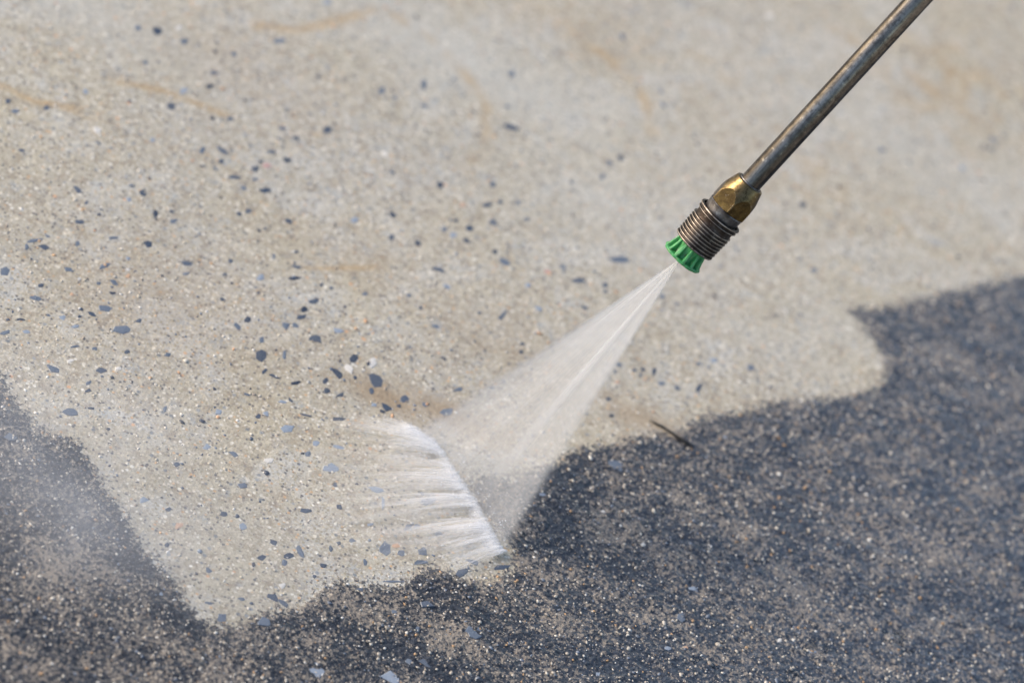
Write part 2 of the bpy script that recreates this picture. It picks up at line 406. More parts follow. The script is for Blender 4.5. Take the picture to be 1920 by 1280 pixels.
STONES = """445 613 18 10 55 b;463 602 14 15 0 d;488 669 26 22 10 d;490 640 9 13 0 b;534 613 17 16 0 b;532 669 22 8 -80 b;569 581 14 13 0 d;564 595 20 11 5 m;
586 566 18 10 -20 m;591 637 27 15 10 d;632 621 20 12 0 l;663 673 18 17 0 d;632 700 33 13 40 d;705 713 30 22 30 d;610 715 15 10 -15 d;612 735 12 10 0 d;637 742 18 8 -15 d;
665 709 10 8 30 m;696 732 16 7 70 m;723 763 26 12 40 m;759 748 20 18 20 m;716 772 10 7 20 d;702 760 12 8 0 l;796 758 12 9 10 b;859 730 20 8 -15 b;839 774 24 15 -10 b;
748 762 8 7 0 d;513 707 22 7 25 d;553 720 24 7 -10 d;544 751 14 7 50 m;572 779 28 4 15 d;637 786 24 9 0 d;496 697 14 7 -45 m;499 776 13 10 0 l;484 781 10 8 -40 m;
410 773 13 10 30 l;540 804 24 15 10 l;388 837 16 12 0 l;438 849 17 9 20 b;636 838 25 8 15 l;593 831 14 10 0 l;576 851 12 9 -20 b;464 741 12 6 20 b;529 754 14 6 10 l;
697 680 20 18 0 w;653 692 22 16 10 w;767 553 10 9 0 b;789 577 9 8 0 m;685 551 11 7 0 b;647 575 8 6 0 m;816 612 10 11 70 b;65 449 44 8 -8 b;84 461 27 10 8 m;50 460 8 14 0 b;
90 441 14 5 30 b;146 455 12 11 0 b;214 446 26 6 0 b;280 456 20 15 15 m;347 493 22 11 15 m;197 497 28 8 -22 b;129 504 18 8 20 b;10 507 17 15 0 b;76 534 12 8 -20 d;214 530 26 9 33 b;
185 530 8 6 0 b;210 549 17 5 12 d;66 557 30 9 15 b;198 578 25 11 5 b;152 579 10 6 15 d;172 588 18 8 40 m;150 593 9 6 0 m;118 595 13 9 10 l;39 597 17 5 0 d;16 598 8 6 0 m;91 590 10 5 0 b;
141 612 14 7 -20 l;49 620 13 8 10 l;9 622 19 7 -15 b;232 619 36 14 -5 b;141 649 20 5 -5 b;177 654 9 7 0 b;236 661 12 8 -30 d;314 667 14 9 10 b;191 694 20 14 0 m;102 692 28 11 25 b;
166 717 14 7 -20 b;132 676 18 9 -10 w;222 691 11 9 0 w;166 731 12 6 -15 m;432 490 11 9 0 m;421 514 10 6 0 m;349 513 19 5 -5 b;417 562 14 7 30 m;240 484 8 6 0 l;135 551 9 8 0 o;241 516 9 8 0 o;
240 505 8 7 0 w;149 522 8 8 0 w;295 59 18 14 30 m;258 53 14 11 0 b;343 78 20 12 0 b;525 78 32 9 0 b;272 118 10 9 0 b;438 102 11 10 0 b;402 138 24 9 15 m;392 163 18 9 -20 d;345 172 24 14 -20 l;
319 201 22 17 10 d;431 223 16 8 10 m;528 241 20 9 10 b;613 246 18 12 0 m;28 209 15 9 0 b;15 190 10 9 0 m;182 245 14 13 0 w;40 281 15 7 10 m;145 356 18 12 40 m;266 362 17 11 30 m;293 400 11 15 0 d;
320 397 11 7 0 d;162 380 9 9 0 m;147 416 18 8 5 m;325 415 15 9 0 b;378 282 19 13 -30 b;417 283 24 10 25 m;415 302 12 11 0 m;508 284 18 9 10 m;538 299 18 9 5 d;500 309 19 11 5 r;478 316 17 13 -10 d;
437 332 26 9 5 m;405 316 12 8 20 b;498 357 22 11 0 m;450 400 11 10 30 m;465 396 10 13 50 m;542 413 14 8 20 m;240 375 10 9 0 l;457 353 9 9 0 b;477 336 12 6 0 b;958 238 27 13 10 m;957 137 14 10 0 b;
952 198 10 9 0 b;715 172 15 16 0 b;793 159 11 18 0 b;740 184 11 9 0 b;925 345 14 10 0 m;915 384 19 10 -20 m;938 378 12 10 0 m;972 379 10 9 0 b;737 402 16 11 20 d;665 410 14 13 0 l;925 417 22 14 30 m;
855 414 11 9 0 d;988 410 16 8 -10 b;868 384 13 11 0 o;1143 304 11 11 0 b;1240 171 13 10 0 b;825 347 14 13 30 d;1130 330 10 10 0 b;784 455 18 14 45 d;734 443 12 11 0 m;880 428 16 13 -30 m;
834 430 11 10 30 b;850 441 14 12 0 l;874 451 14 11 30 d;928 472 14 9 10 d;945 490 25 12 20 b;822 506 26 8 14 m;551 522 26 8 0 d;555 500 20 6 5 m;556 471 10 6 10 d;514 480 8 9 0 b;854 476 10 7 10 b;
684 551 10 7 0 b;942 591 23 7 -52 m;837 537 16 8 25 l;602 534 9 7 0 d;622 540 9 7 -10 m;1084 526 27 11 8 m;1162 485 38 11 5 b;1055 500 12 9 20 b;1135 534 12 9 0 m;1135 547 10 8 30 m;990 535 10 9 0 l;
1027 509 12 10 0 r;1096 577 18 8 10 m;1010 579 15 11 10 l;979 644 14 6 -10 m;977 659 11 10 0 d;1242 556 10 9 0 b;1226 696 7 16 10 m;1207 692 11 9 0 m;1191 694 14 6 0 m;1153 696 11 9 20 m;1160 684 14 7 10 b;
1240 719 18 10 -10 b;1270 727 10 13 -20 m;1311 725 19 8 -58 m;1140 747 11 9 0 d;1407 690 15 11 30 b;1310 682 9 8 0 b;1157 716 9 8 0 o;1525 508 13 10 0 b;1360 820 9 8 0 l;624 878 31 22 3 l;577 850 11 9 -20 b;
628 907 11 9 20 m;706 917 30 10 10 l;719 940 8 28 0 l;803 938 46 14 -8 b;636 950 15 10 20 m;573 956 26 9 0 m;765 987 18 12 -45 b;782 986 13 12 0 b;823 999 14 9 0 b;723 1026 20 24 15 b;753 1035 13 12 0 b;
794 1032 17 14 10 b;788 1053 30 8 -3 b;866 1071 30 14 -25 m;887 1052 24 10 20 b;944 1062 33 9 -8 m;685 1053 8 20 -5 b;661 1012 12 8 0 b;621 1028 8 13 0 m;563 1030 12 26 -25 b;607 1058 13 9 10 m;
743 1022 15 10 0 o;911 1022 14 8 0 b;695 982 12 6 0 l;590 1078 8 7 0 m;490 1044 17 13 -10 m;542 1041 18 12 -10 m;534 1054 13 15 0 b;514 1014 12 9 20 m;512 1118 28 13 25 m;530 1128 22 8 40 m;
494 1167 28 18 0 b;597 1257 46 32 2 l;886 1185 30 26 0 b;769 1238 18 24 20 b;736 1271 36 20 20 l;800 1244 36 9 32 m;803 1134 36 10 8 m;740 1147 20 7 15 b;781 1179 10 10 0 b;675 1106 15 8 5 m;
740 1089 38 5 3 b;529 1096 13 11 0 w;131 771 28 14 10 b;332 868 12 9 0 m;455 908 19 9 0 b;270 935 17 11 0 l;316 952 13 8 0 m;420 961 14 10 10 m;455 985 16 14 0 l;314 1020 10 9 0 m;391 1067 14 9 45 b;
415 1157 16 18 20 b;391 1129 14 6 10 b;337 982 20 12 0 o;19 821 22 13 10 b;309 767 8 14 15 b;204 803 8 6 0 d;172 764 13 5 0 m;452 1122 18 6 10 b;302 1110 9 9 0 l;505 862 22 12 0 w;1155 872 38 14 25 b;
1300 1103 20 10 5 l;1278 1157 18 18 20 b;1206 1022 9 7 0 w;1131 959 10 7 10 w;1252 1213 14 10 0 l;1285 1213 9 6 0 o;1122 1265 22 12 30 l;1016 927 18 11 20 l;1462 1200 12 8 -20 w;1525 1222 16 8 0 l"""
def add_stone(px, py, w, h, ang, tone, rs):
    a = math.radians(ang); n = rs.choice((5, 6, 6, 7, 8))
    pts = []
    pw = rs.choice((2.0, 2.6, 4.0)) if w < 40 else 5.0
    ph = rs.uniform(0, 6.28)
    for i in range(n):
        th = ph + 2 * math.pi * (i + rs.uniform(-.32, .32)) / n
        c, s = math.cos(th), math.sin(th)
        k = (abs(c) ** pw + abs(s) ** pw) ** (-1 / pw) * rs.uniform(.58, 1.2) * 1.12
        x = c * k * w / 2; y = s * k * h / 2
        pts.append((px + x * math.cos(a) - y * math.sin(a), py + x * math.sin(a) + y * math.cos(a)))
    g0 = on_ground(px, py)
    z0 = float(height(np.array([g0.x]), np.array([g0.y]))[0])
    top = z0 + rs.uniform(.00006, .00018)
    ring = [on_ground(*p) for p in pts]
    cx = sum(p.x for p in ring) / n; cy = sum(p.y for p in ring) / n
    v = []
    tx, ty = rs.uniform(-.03, .03), rs.uniform(-.03, .03)
    for sc_, zz in ((1.03, -.0022), (1.0, -.00022), (.91, .0)):
        for p in ring:
            dx, dy = (p.x - cx) * sc_, (p.y - cy) * sc_
            v.append((dx, dy, zz + (dx * tx + dy * ty if zz > -.001 else 0)))
    v.append((rs.uniform(-.0003, .0003), rs.uniform(-.0003, .0003), rs.uniform(.0000, .00018)))
    f = []
    for r in range(2):
        for i in range(n): f.append((r * n + i, r * n + (i + 1) % n, (r + 1) * n + (i + 1) % n, (r + 1) * n + i))
    for i in range(n): f.append((2 * n + i, 2 * n + (i + 1) % n, 3 * n))
    area = sum(ring[i].x * ring[(i + 1) % n].y - ring[(i + 1) % n].x * ring[i].y for i in range(n))
    if area < 0: f = [q[::-1] for q in f]
    me = py_mesh('stone', v, f); me.materials.append(SM[tone])
    o = link(bpy.data.objects.new('stone', me), ground); o.location = (cx, cy, top)
rows = [r.split() for r in STONES.replace('\n', '').split(';') if r.strip()]
for r in rows: add_stone(*map(float, r[:5]), r[5], rnd)
left = 300 - len(rows)
while left > 0:
    px, py = rnd.uniform(0, 1920), rnd.uniform(0, 700)
    q = on_ground(px, py)
    if float(grime_amount(np.array([q.x]), np.array([q.y]))[0]) > -.01: continue
    if 1200 < px < 1450 and 280 < py < 520: continue
    s_ = rnd.uniform(8, 13)
    add_stone(px, py, s_ * 1.3, s_ * .8, rnd.uniform(-30, 50), rnd.choice('mbbblllwo'), rnd); left -= 1

# ------------------------------------------------------------------ pressure washer lance
TILT = math.radians(16)                          # the lance leans towards the viewer as it rises
tip = at_depth(1301, 459, DIST)                  # centre of the coupling's lower end
d2 = Vector((math.cos(math.radians(47.8)), math.sin(math.radians(47.8))))
ax = ((R * d2.x + U * d2.y) * math.cos(TILT) - F * math.sin(TILT)).normalized()
side = ax.cross(-F).normalized(); front = side.cross(ax).normalized()   # front faces the camera
if front.dot(F) > 0: front = -front
lance = bpy.data.objects.new('pressure_washer_lance', None); link(lance)
lance.matrix_world = Matrix.Translation(tip) @ Matrix((ax.cross(front).normalized() * -1, front * -1, ax)).transposed().to_4x4()
if lance.matrix_world.determinant() < 0:
    lance.matrix_world = Matrix.Translation(tip) @ Matrix((ax.cross(front).normalized(), front * -1, ax)).transposed().to_4x4()
lance.empty_display_size = .05
tag(lance, 'steel spray lance with brass nut, ribbed coupler and green nozzle, held above the concrete', 'pressure washer lance')
K = PX; KA = PX / math.cos(TILT)

def lathe(name, prof, mat, parent, seg=96, rfun=None, smooth_angle=35, crest=None):
    prof = np.array(prof, float); th = np.linspace(0, 2 * np.pi, seg, endpoint=False)
    rr = np.repeat(prof[:, 0][:, None], seg, 1) * K; zz = np.repeat(prof[:, 1][:, None], seg, 1) * KA
    if rfun is not None: rr = rfun(rr / K, zz / KA, th[None, :]) * K
    co = np.stack([rr * np.cos(th), rr * np.sin(th), zz], -1).reshape(-1, 3)
    fc = grid_faces(len(prof), seg, True)
    me = np_mesh(name, co, fc, True)
    me.materials.append(mat)
    me.set_sharp_from_angle(angle=math.radians(smooth_angle))
    fattr(me, 'crest', np.repeat(crest, seg) if crest is not None else np.zeros(len(co)))
    o = link(bpy.data.objects.new(name, me), parent); return o

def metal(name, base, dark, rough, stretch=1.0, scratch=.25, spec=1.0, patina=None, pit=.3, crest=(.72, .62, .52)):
    m = NT(name); O = m.obj()
    mp = m.n('ShaderNodeMapping'); m.l(O, mp.inputs[0]); mp.inputs['Scale'].default_value = (1, 1, 1 / stretch)
    st = m.noise(mp.outputs[0], 420, 5, .65); bl = m.noise(mp.outputs[0], 130, 4, .6); sp = m.noise(O, 1500, 3, .6); gr = m.noise(O, 340, 5, .75)
    c = m.mix(m.mr(st, .35, .65), base, dark)
    c = m.mix(m.mr(bl, .45, .68, 0, .8), c, patina or dark)
    c = m.mix(m.mr(sp, .66, .74, 0, pit), c, (.55, .50, .42))
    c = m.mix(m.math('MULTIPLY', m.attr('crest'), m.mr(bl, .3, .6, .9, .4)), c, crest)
    c = m.mix(m.mr(gr, .50, .60, 0, .65), c, patina or dark)
    c = m.mix(m.mr(gr, .33, .40, .5, 0), c, (.42, .38, .33))
    r = m.mr(m.math('ADD', m.math('MULTIPLY', st, .5), m.math('MULTIPLY', bl, .5)), .3, .7, rough, rough + scratch)
    m.principled(Base_Color=c, Metallic=spec, Roughness=r, Normal=m.bump(m.math('ADD', m.math('MULTIPLY', sp, .6), st), .22, .0004))
    return m.m
M_tube = metal('worn_steel', (.26, .228, .20), (.075, .067, .06), .10, 14, .15, patina=(.05, .045, .042), pit=.35)
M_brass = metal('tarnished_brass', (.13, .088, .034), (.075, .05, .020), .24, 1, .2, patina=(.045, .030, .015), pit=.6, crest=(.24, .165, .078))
M_neck = metal('grey_steel', (.24, .23, .23), (.10, .09, .09), .32, 1, .25, patina=(.09, .08, .07))
M_coup = metal('browned_steel', (.095, .08, .07), (.04, .032, .028), .36, 1, .25, patina=(.035, .024, .018), pit=.8)

# tube: starts inside the nut, leaves the frame top right
tube = lathe('tube', [(18.5, 84), (21.2, 84), (21.2, 92)] + [(21.2, 92 + i * 60) for i in range(1, 60)] + [(18.5, 3640)], M_tube, lance, 64)
# soft dents along the tube
# nut: hexagon cut by a cone, so that its facets end in arcs
def hexr(r, z, th):
    ph = (th + math.radians(NUT_ROT)) % (math.pi / 3) - math.pi / 6
    return np.minimum(r, 36.2 / np.cos(ph))
NUT_ROT = 24
prof = [(20, 33), (32, 33), (38, 33.6), (40.5, 35)] + [(41.5 + i * .02, 35 + i * 1.0) for i in range(1, 20)]
prof += [(41.8 - (i / 34) * 12.3 - 0.0 * i, 55 + i * 1.15) for i in range(0, 35)]
prof += [(28.8, 95.0), (27.6, 95.8), (25.2, 95.8), (24.4, 95.0), (23.4, 93.2), (21.0, 92.4)]
nut = lathe('hex_nut', prof, M_brass, lance, 264, hexr, 7)
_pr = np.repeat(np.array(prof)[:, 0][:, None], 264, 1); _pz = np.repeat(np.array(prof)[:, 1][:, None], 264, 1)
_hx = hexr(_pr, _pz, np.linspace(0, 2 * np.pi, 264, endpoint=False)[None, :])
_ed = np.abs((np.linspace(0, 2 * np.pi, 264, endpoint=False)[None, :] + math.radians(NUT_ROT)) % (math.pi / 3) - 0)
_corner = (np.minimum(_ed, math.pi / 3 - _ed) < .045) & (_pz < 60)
nut.data.attributes['crest'].data.foreach_set('value', np.where((_hx >= _pr - .05) | _corner, 1.0, 0.0).astype(np.float32).ravel())  # lighter cone and corner edges: brighter reflections put into the brass colour
# grey collar where the nut meets the tube
lathe('seal_ring', [(21.0, 91), (23.9, 91.5), (24.3, 95.4), (23.6, 97.2), (21.25, 97.4)], M_neck, lance, 72)
# neck between nut and sleeve
lathe('neck', [(20, 10), (36, 12), (37, 22), (37.4, 30), (38.2, 31.8), (37.4, 33.1), (30, 33.2)], M_neck, lance, 96)
# ribbed sliding sleeve (two lips, smooth waist, eight ridges)
sp_ = [(33, -77), (40, -77.5), (42.6, -76.3), (43.2, -74.6), (42.6, -73.2)]
z = -72.6
for i in range(7):
    r0 = 43.1 + .2 * i
    sp_ += [(r0 - 3.6, z), (r0 - 4.2, z + 1.0), (r0 - 4.0, z + 3.0), (r0 - .6, z + 4.3), (r0 + .5, z + 4.9), (r0 + .4, z + 5.8), (r0 - 1.8, z + 6.5)]
    z += 6.7
sp_ += [(41.4, z + .3), (40.9, z + 2), (40.8, z + 7), (41.2, z + 10.5), (42.2, z + 11.2)]
z += 11.8
sp_ += [(44.4, z), (45.0, z + 1.0), (44.6, z + 2.0), (42.4, z + 3.0), (42.2, z + 5.2), (44.2, z + 6.2), (45.6, z + 7.4), (46.0, z + 9.0), (45.4, z + 10.6),
        (43.8, z + 11.4), (41.6, z + 11.0), (40.6, z + 9.6), (40.2, z + 6), (38, z + 4)]
SLEEVE_OFF = 77
sp_ = [(r, zz + SLEEVE_OFF) for r, zz in sp_]
top_z = sp_[-1][1]
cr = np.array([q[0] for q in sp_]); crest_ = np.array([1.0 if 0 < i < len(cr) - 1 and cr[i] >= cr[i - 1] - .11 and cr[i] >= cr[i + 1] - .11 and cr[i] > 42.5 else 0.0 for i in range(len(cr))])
def wob(r, z, th):
    return r + .22 * np.sin(th * 3 + z * .02) + .12 * np.sin(th * 7 - z * .05)
sleeve = lathe('coupler_sleeve', sp_, M_coup, lance, 144, wob, 40, crest_)
# push the nut, neck, ring and tube up so that they follow the sleeve
SHIFT = (top_z - 9)
for o in lance.children:
    if o.name.split('.')[0] in ('tube', 'hex_nut', 'seal_ring', 'neck'): o.location.z = SHIFT * KA
# green nozzle
gmn = NT('green_plastic'); O = gmn.obj()
bl = gmn.noise(O, 260, 4, .6); sp = gmn.noise(O, 900, 3, .6)
c = gmn.mix(gmn.mr(bl, .35, .65), (.065, .33, .10), (.035, .22, .065))
c = gmn.mix(gmn.mr(sp, .62, .72, 0, .55), c, (.30, .27, .10))
c = gmn.mix(gmn.mr(gmn.noise(O, 340, 3, .6), .58, .70, 0, .75), c, (.045, .055, .02))
gmn.principled(Base_Color=c, Roughness=.42, Subsurface_Weight=.08, Subsurface_Radius=(.001, .002, .001), Normal=gmn.bump(sp, .4, .0006))
def nz(r, z, th):
    rim = np.clip((-z - 22) / 8, 0, 1)
    return r + rim * (.7 * np.sin(th * 5 + 1) + .5 * np.sin(th * 11) + .35 * np.sin(th * 23 + 2))
noz = lathe('nozzle', [(20, 6), (31, 6), (31, 0), (29.5, -6), (28.2, -12), (28.0, -24), (29.5, -27), (34, -28.2), (39.8, -28.8), (41.2, -30.0), (41.4, -32.0), (40.6, -33.8), (37, -34.6), (24, -34.8), (12, -34.0), (7, -31), (0.01, -30)], gmn.m, lance, 128, nz, 45)
rib = []
def rib_mesh(w0, w1, seed):
    rs = random.Random(seed); v = []; f = []
    prof_ = [(-2, 32.0), (-6, 33.4), (-12, 34.8), (-18, 36.4), (-24, 38.2), (-30, 40.0)]
    for i, (zz, ro) in enumerate(prof_):
        w = (w0 + (w1 - w0) * i / 5) * rs.uniform(.85, 1.15) * .5
        ro += rs.uniform(-.5, .5)
        for r_, s_ in ((26, -1), (ro - .8, -1), (ro, -.55), (ro, .55), (ro - .8, 1), (26, 1)):
            v.append((r_ * K, w * s_ * K, zz * KA))
    for i in range(5):
        for j in range(5):
            a = i * 6 + j; f.append((a, a + 1, a + 7, a + 6))
    f.append(tuple(range(5, -1, -1))); f.append(tuple(range(30, 36)))
    return py_mesh('rib', v, f, False)
for k in range(12):
    me = rib_mesh(4.6, 7.4, 40 + k); me.materials.append(gmn.m)
    o = link(bpy.data.objects.new('rib', me), noz); o.rotation_euler.z = math.radians(k * 30 + 11)
# steel insert with the spray slot, seen from below
lathe('spray_insert', [(0.01, -31), (5.5, -31), (6.5, -33), (6.5, -36), (4, -37.5), (1.2, -37.5), (.8, -35), (0.01, -35)], M_neck, lance, 40)

# ------------------------------------------------------------------ water: fan
apex = lance.matrix_world @ Vector((0, 0, -33 * KA))
IMP = [(768, 808), (790, 818), (814, 836), (835, 862), (852, 892), (872, 920), (892, 948), (908, 978), (922, 1005), (938, 1032), (952, 1042)]
imp = [on_ground(*p) for p in IMP]
seglen = [0]
for a, b in zip(imp[:-1], imp[1:]): seglen.append(seglen[-1] + (b - a).length)
def impact(s):
    t = min(max(s, 0), 1) * seglen[-1]
    for i in range(len(imp) - 1):
        if t <= seglen[i + 1] or i == len(imp) - 2:
            k = (t - seglen[i]) / (seglen[i + 1] - seglen[i]); return imp[i].lerp(imp[i + 1], k)
mid_dir = (impact(.5) - apex); fan_n = (imp[-1] - imp[0]).cross(mid_dir).normalized()
if fan_n.dot(F) > 0: fan_n = -fan_n
verts = []; faces = []; uv = []; layer = []
NS, NTT, NL = 60, 26, 7
for L in range(NL):
    off = (L - (NL - 1) / 2) / ((NL - 1) / 2)
    b0 = len(verts)
    for j in range(NTT + 1):
        t = j / NTT
        for i in range(NS + 1):
            s = i / NS
            e = impact(s)
            p = apex.lerp(e, t) + fan_n * off * (.0006 + .0050 * t) * (1.0 - .3 * abs(2 * s - 1))
            p += (impact(.5) - imp[0]).normalized() * 0
            p.z = max(p.z, .0008 + .0004 * L)
            verts.append(p - apex); uv.append((s, t, L))
    for j in range(NTT):
        for i in range(NS):
            a = b0 + j * (NS + 1) + i; faces.append((a, a + 1, a + NS + 2, a + NS + 1))
fme = np_mesh('water_spray', np.array([tuple(v) for v in verts]), np.array(faces))
UV = np.array(uv); fattr(fme, 's', UV[:, 0]); fattr(fme, 't', UV[:, 1]); fattr(fme, 'sheet', UV[:, 2])
def water_shader(m, alpha, colour=(.93, .95, .97), gloss=.05):
    tr = m.n('ShaderNodeBsdfTransparent'); di = m.n('ShaderNodeBsdfDiffuse'); tl = m.n('ShaderNodeBsdfTranslucent')
    di.inputs['Color'].default_value = (*colour, 1); tl.inputs['Color'].default_value = (*colour, 1)
    mx = m.n('ShaderNodeMixShader'); mx.inputs[0].default_value = .5; m.l(di.outputs[0], mx.inputs[1]); m.l(tl.outputs[0], mx.inputs[2])
    m2 = m.n('ShaderNodeMixShader'); m.setin(m2.inputs[0], alpha); m.l(tr.outputs[0], m2.inputs[1]); m.l(mx.outputs[0], m2.inputs[2])
    m.l(m2.outputs[0], m.out.inputs['Surface'])
w = NT('fine_water_spray')
s = w.attr('s'); t = w.attr('t'); L = w.attr('sheet')
def comb(m, x, y, z):
    c = m.n('ShaderNodeCombineXYZ'); m.setin(c.inputs[0], x); m.setin(c.inputs[1], y); m.setin(c.inputs[2], z); return c.outputs[0]
v1 = comb(w, w.math('MULTIPLY', s, 14.0), w.math('MULTIPLY', t, .9), w.math('MULTIPLY', L, 5.3))
v2 = comb(w, w.math('MULTIPLY', s, 95.0), w.math('MULTIPLY', t, 1.2), w.math('MULTIPLY', L, 3.1))
st1 = w.noise(v1, 1, 2, .5); st2 = w.noise(v2, 1, 3, .6)
puff = w.noise(comb(w, w.math('MULTIPLY', s, 9.0), w.math('MULTIPLY', t, 7.0), L), 1, 3, .6)
edge = w.math('MULTIPLY', w.mr(s, 0.0, .09, 0, 1, True), w.mr(s, .88, 1.0, 1, 0, True))
jet = w.math('EXPONENT', w.math('MULTIPLY', w.math('POWER', w.math('DIVIDE', w.math('SUBTRACT', s, .60), .035), 2.0), -1.0))
rimj = w.math('ADD', w.math('EXPONENT', w.math('MULTIPLY', w.math('POWER', w.math('DIVIDE', w.math('SUBTRACT', s, .06), .03), 2.0), -1.0)), w.math('EXPONENT', w.math('MULTIPLY', w.math('POWER', w.math('DIVIDE', w.math('SUBTRACT', s, .92), .04), 2.0), -1.0)))
jet = w.math('MULTIPLY', jet, w.mr(t, .10, .95, 1.1, 0))
jet2 = w.math('EXPONENT', w.math('MULTIPLY', w.math('POWER', w.math('DIVIDE', w.math('SUBTRACT', s, .2), .10), 2.0), -1.0))
jet2 = w.math('MULTIPLY', jet2, w.mr(t, .02, .6, .6, 0))
body = w.math('ADD', w.mr(t, .0, .6, .20, .085), w.math('MULTIPLY', w.math('ADD', w.math('MULTIPLY', rimj, .10), w.math('ADD', jet, jet2)), .30))
body = w.math('MULTIPLY', body, w.math('ADD', .0, w.math('ADD', w.math('MULTIPLY', st1, .9), w.math('MULTIPLY', w.mr(st2, .3, .7, 0, 1), 1.1))))
body = w.math('MULTIPLY', body, w.math('ADD', .7, w.math('MULTIPLY', puff, .6)))
water_shader(w, w.math('MULTIPLY', body, edge, clamp=True), (.73, .73, .73))
fme.materials.append(w.m)
fan = link(bpy.data.objects.new('water_spray', fme)); fan.location = apex
tag(fan, 'translucent white fan of water shooting from the green nozzle down to the concrete', 'water spray')

# ------------------------------------------------------------------ water: splash crown at the impact line
rs = random.Random(21)
verts = []; faces = []; A = []; Vv = []; Ln = []; ID = []
imp_px = IMP
def imp_pixel(q):
    tt = q * seglen[-1]
    for i in range(len(imp) - 1):
        if tt <= seglen[i + 1] or i == len(imp) - 2:
            k = (tt - seglen[i]) / (seglen[i + 1] - seglen[i])
            return (IMP[i][0] * (1 - k) + IMP[i + 1][0] * k, IMP[i][1] * (1 - k) + IMP[i + 1][1] * k)
org = on_ground(840, 930)
# clumps: streaks gather in tongues
tong = [(rs.uniform(0.02, .99), rs.uniform(.5, 1.3)) for _ in range(30)]
NSTRAND = 2700
for n in range(NSTRAND):
    tq, tl = rs.choice(tong)
    q = tq + rs.gauss(0, .009) if rs.random() < .80 or n % 3 else rs.uniform(0, 1)
    if q < .01 or q > .985: continue
    if rs.random() > .35 + .65 * math.sin(math.pi * min(max(q * .96 + .04, 0), 1)) ** .5: continue
    x0, y0 = imp_pixel(q); x0 += rs.uniform(-9, 5); y0 += rs.uniform(-4, 4)
    ang = math.radians(np.interp(q, [0, .25, .5, .75, 1], [18, 9, -1, -9, -24]) + rs.gauss(0, 2.0))   # image angle, + is up
    ln = np.interp(q, [0, .2, .5, .8, 1], [95, 190, 240, 215, 120]) * tl * rs.uniform(.35, 1.1)
    kind = rs.random()
    if kind < .52:      # foam line where the sheet lands
        ln = rs.uniform(12, 38); hw = rs.uniform(1.2, 3.4) * PX; al = rs.uniform(.5, 1.0); curve = rs.uniform(1, 4)
        if rs.random() < .6: q = rs.uniform(.01, .985); x0, y0 = imp_pixel(q); x0 += rs.uniform(-6, 4)
    elif kind < .974:    # soft translucent sheets between the bright threads
        hw = rs.uniform(1.6, 4.2) * PX; al = rs.uniform(.08, .34); curve = rs.uniform(2, 9)
        if rs.random() < .28: hw = rs.uniform(.9, 1.8) * PX; al = rs.uniform(.65, 1.0)
        if rs.random() < .3: ln *= 1.6; al *= .6
    else:               # thin veils running off over the slab
        q = rs.uniform(.15, .9); x0, y0 = imp_pixel(q); x0 -= 20
        ln = rs.uniform(200, 560) * (1 if q > .4 else .5); hw = rs.uniform(7, 18) * PX; al = rs.uniform(.10, .24); curve = rs.uniform(0, 6)
        ang = math.radians(rs.uniform(-14, 0))
    dx, dy = -math.cos(ang) * ln, -math.sin(ang) * ln
    arch = rs.uniform(.0006, .0045) * (ln / 120) ** .5
    if kind > .974: arch = rs.uniform(.0004, .0012)
    NSG = 9; b0 = len(verts)
    prev = None
    cen = []
    for j in range(NSG + 1):
        f_ = j / NSG
        px = x0 + dx * f_; py = y0 + dy * f_ - curve * math.sin(math.pi * f_) * .4
        z = .0009 + arch * 4 * f_ * (1 - f_) * (1 - .3 * f_) + .0012 * (1 - f_)
        g_ = on_ground(px, py); cen.append(Vector((g_.x, g_.y, z)))
    for j in range(NSG + 1):
        f_ = j / NSG
        tdir = (cen[min(j + 1, NSG)] - cen[max(j - 1, 0)]).normalized()
        sdv = tdir.cross(Vector((0, 0, 1))).normalized()
        up = sdv.cross(tdir)
        wd = hw * (.55 + 1.25 * f_) 
        for k in range(5):
            a = (k / 4 - .5) * math.pi * .9
            p = cen[j] + sdv * math.sin(a) * wd + up * (math.cos(a) - .6) * wd * .55
            verts.append(p - org); A.append(al); Vv.append(k / 4); Ln.append(f_); ID.append(n * .37)
    for j in range(NSG):
        for k in range(4):
            a = b0 + j * 5 + k; faces.append((a, a + 1, a + 6, a + 5))
sme = np_mesh('splash', np.array([tuple(v) for v in verts]), np.array(faces))
fattr(sme, 'amount', A); fattr(sme, 'across', Vv); fattr(sme, 'along', Ln); fattr(sme, 'strand', ID)
w = NT('splashing_water')
f_ = w.attr('along'); k_ = w.attr('across'); am = w.attr('amount'); idn = w.attr('strand')
cross = w.math('SINE', w.math('MULTIPLY', k_, math.pi)); cross = w.math('POWER', cross, 2.0)
fade = w.math('MULTIPLY', w.mr(f_, 0, .10, .15, 1, True), w.mr(f_, .05, 1.0, 1, 0))
fade = w.math('POWER', fade, 1.7)
nn = w.noise(comb(w, w.math('MULTIPLY', f_, 6), w.math('MULTIPLY', k_, 1.5), idn), 1, 2, .6)
al_ = w.math('MULTIPLY', w.math('MULTIPLY', am, cross), w.math('MULTIPLY', fade, w.mr(nn, .25, .7, .35, 1)))
water_shader(w, w.math('MULTIPLY', al_, 1.15, clamp=True), (.99, .99, .99))
sme.materials.append(w.m)
spl = link(bpy.data.objects.new('splash', sme)); spl.location = org
tag(spl, 'white feathery splash where the jet of water strikes the washed concrete', 'splash')

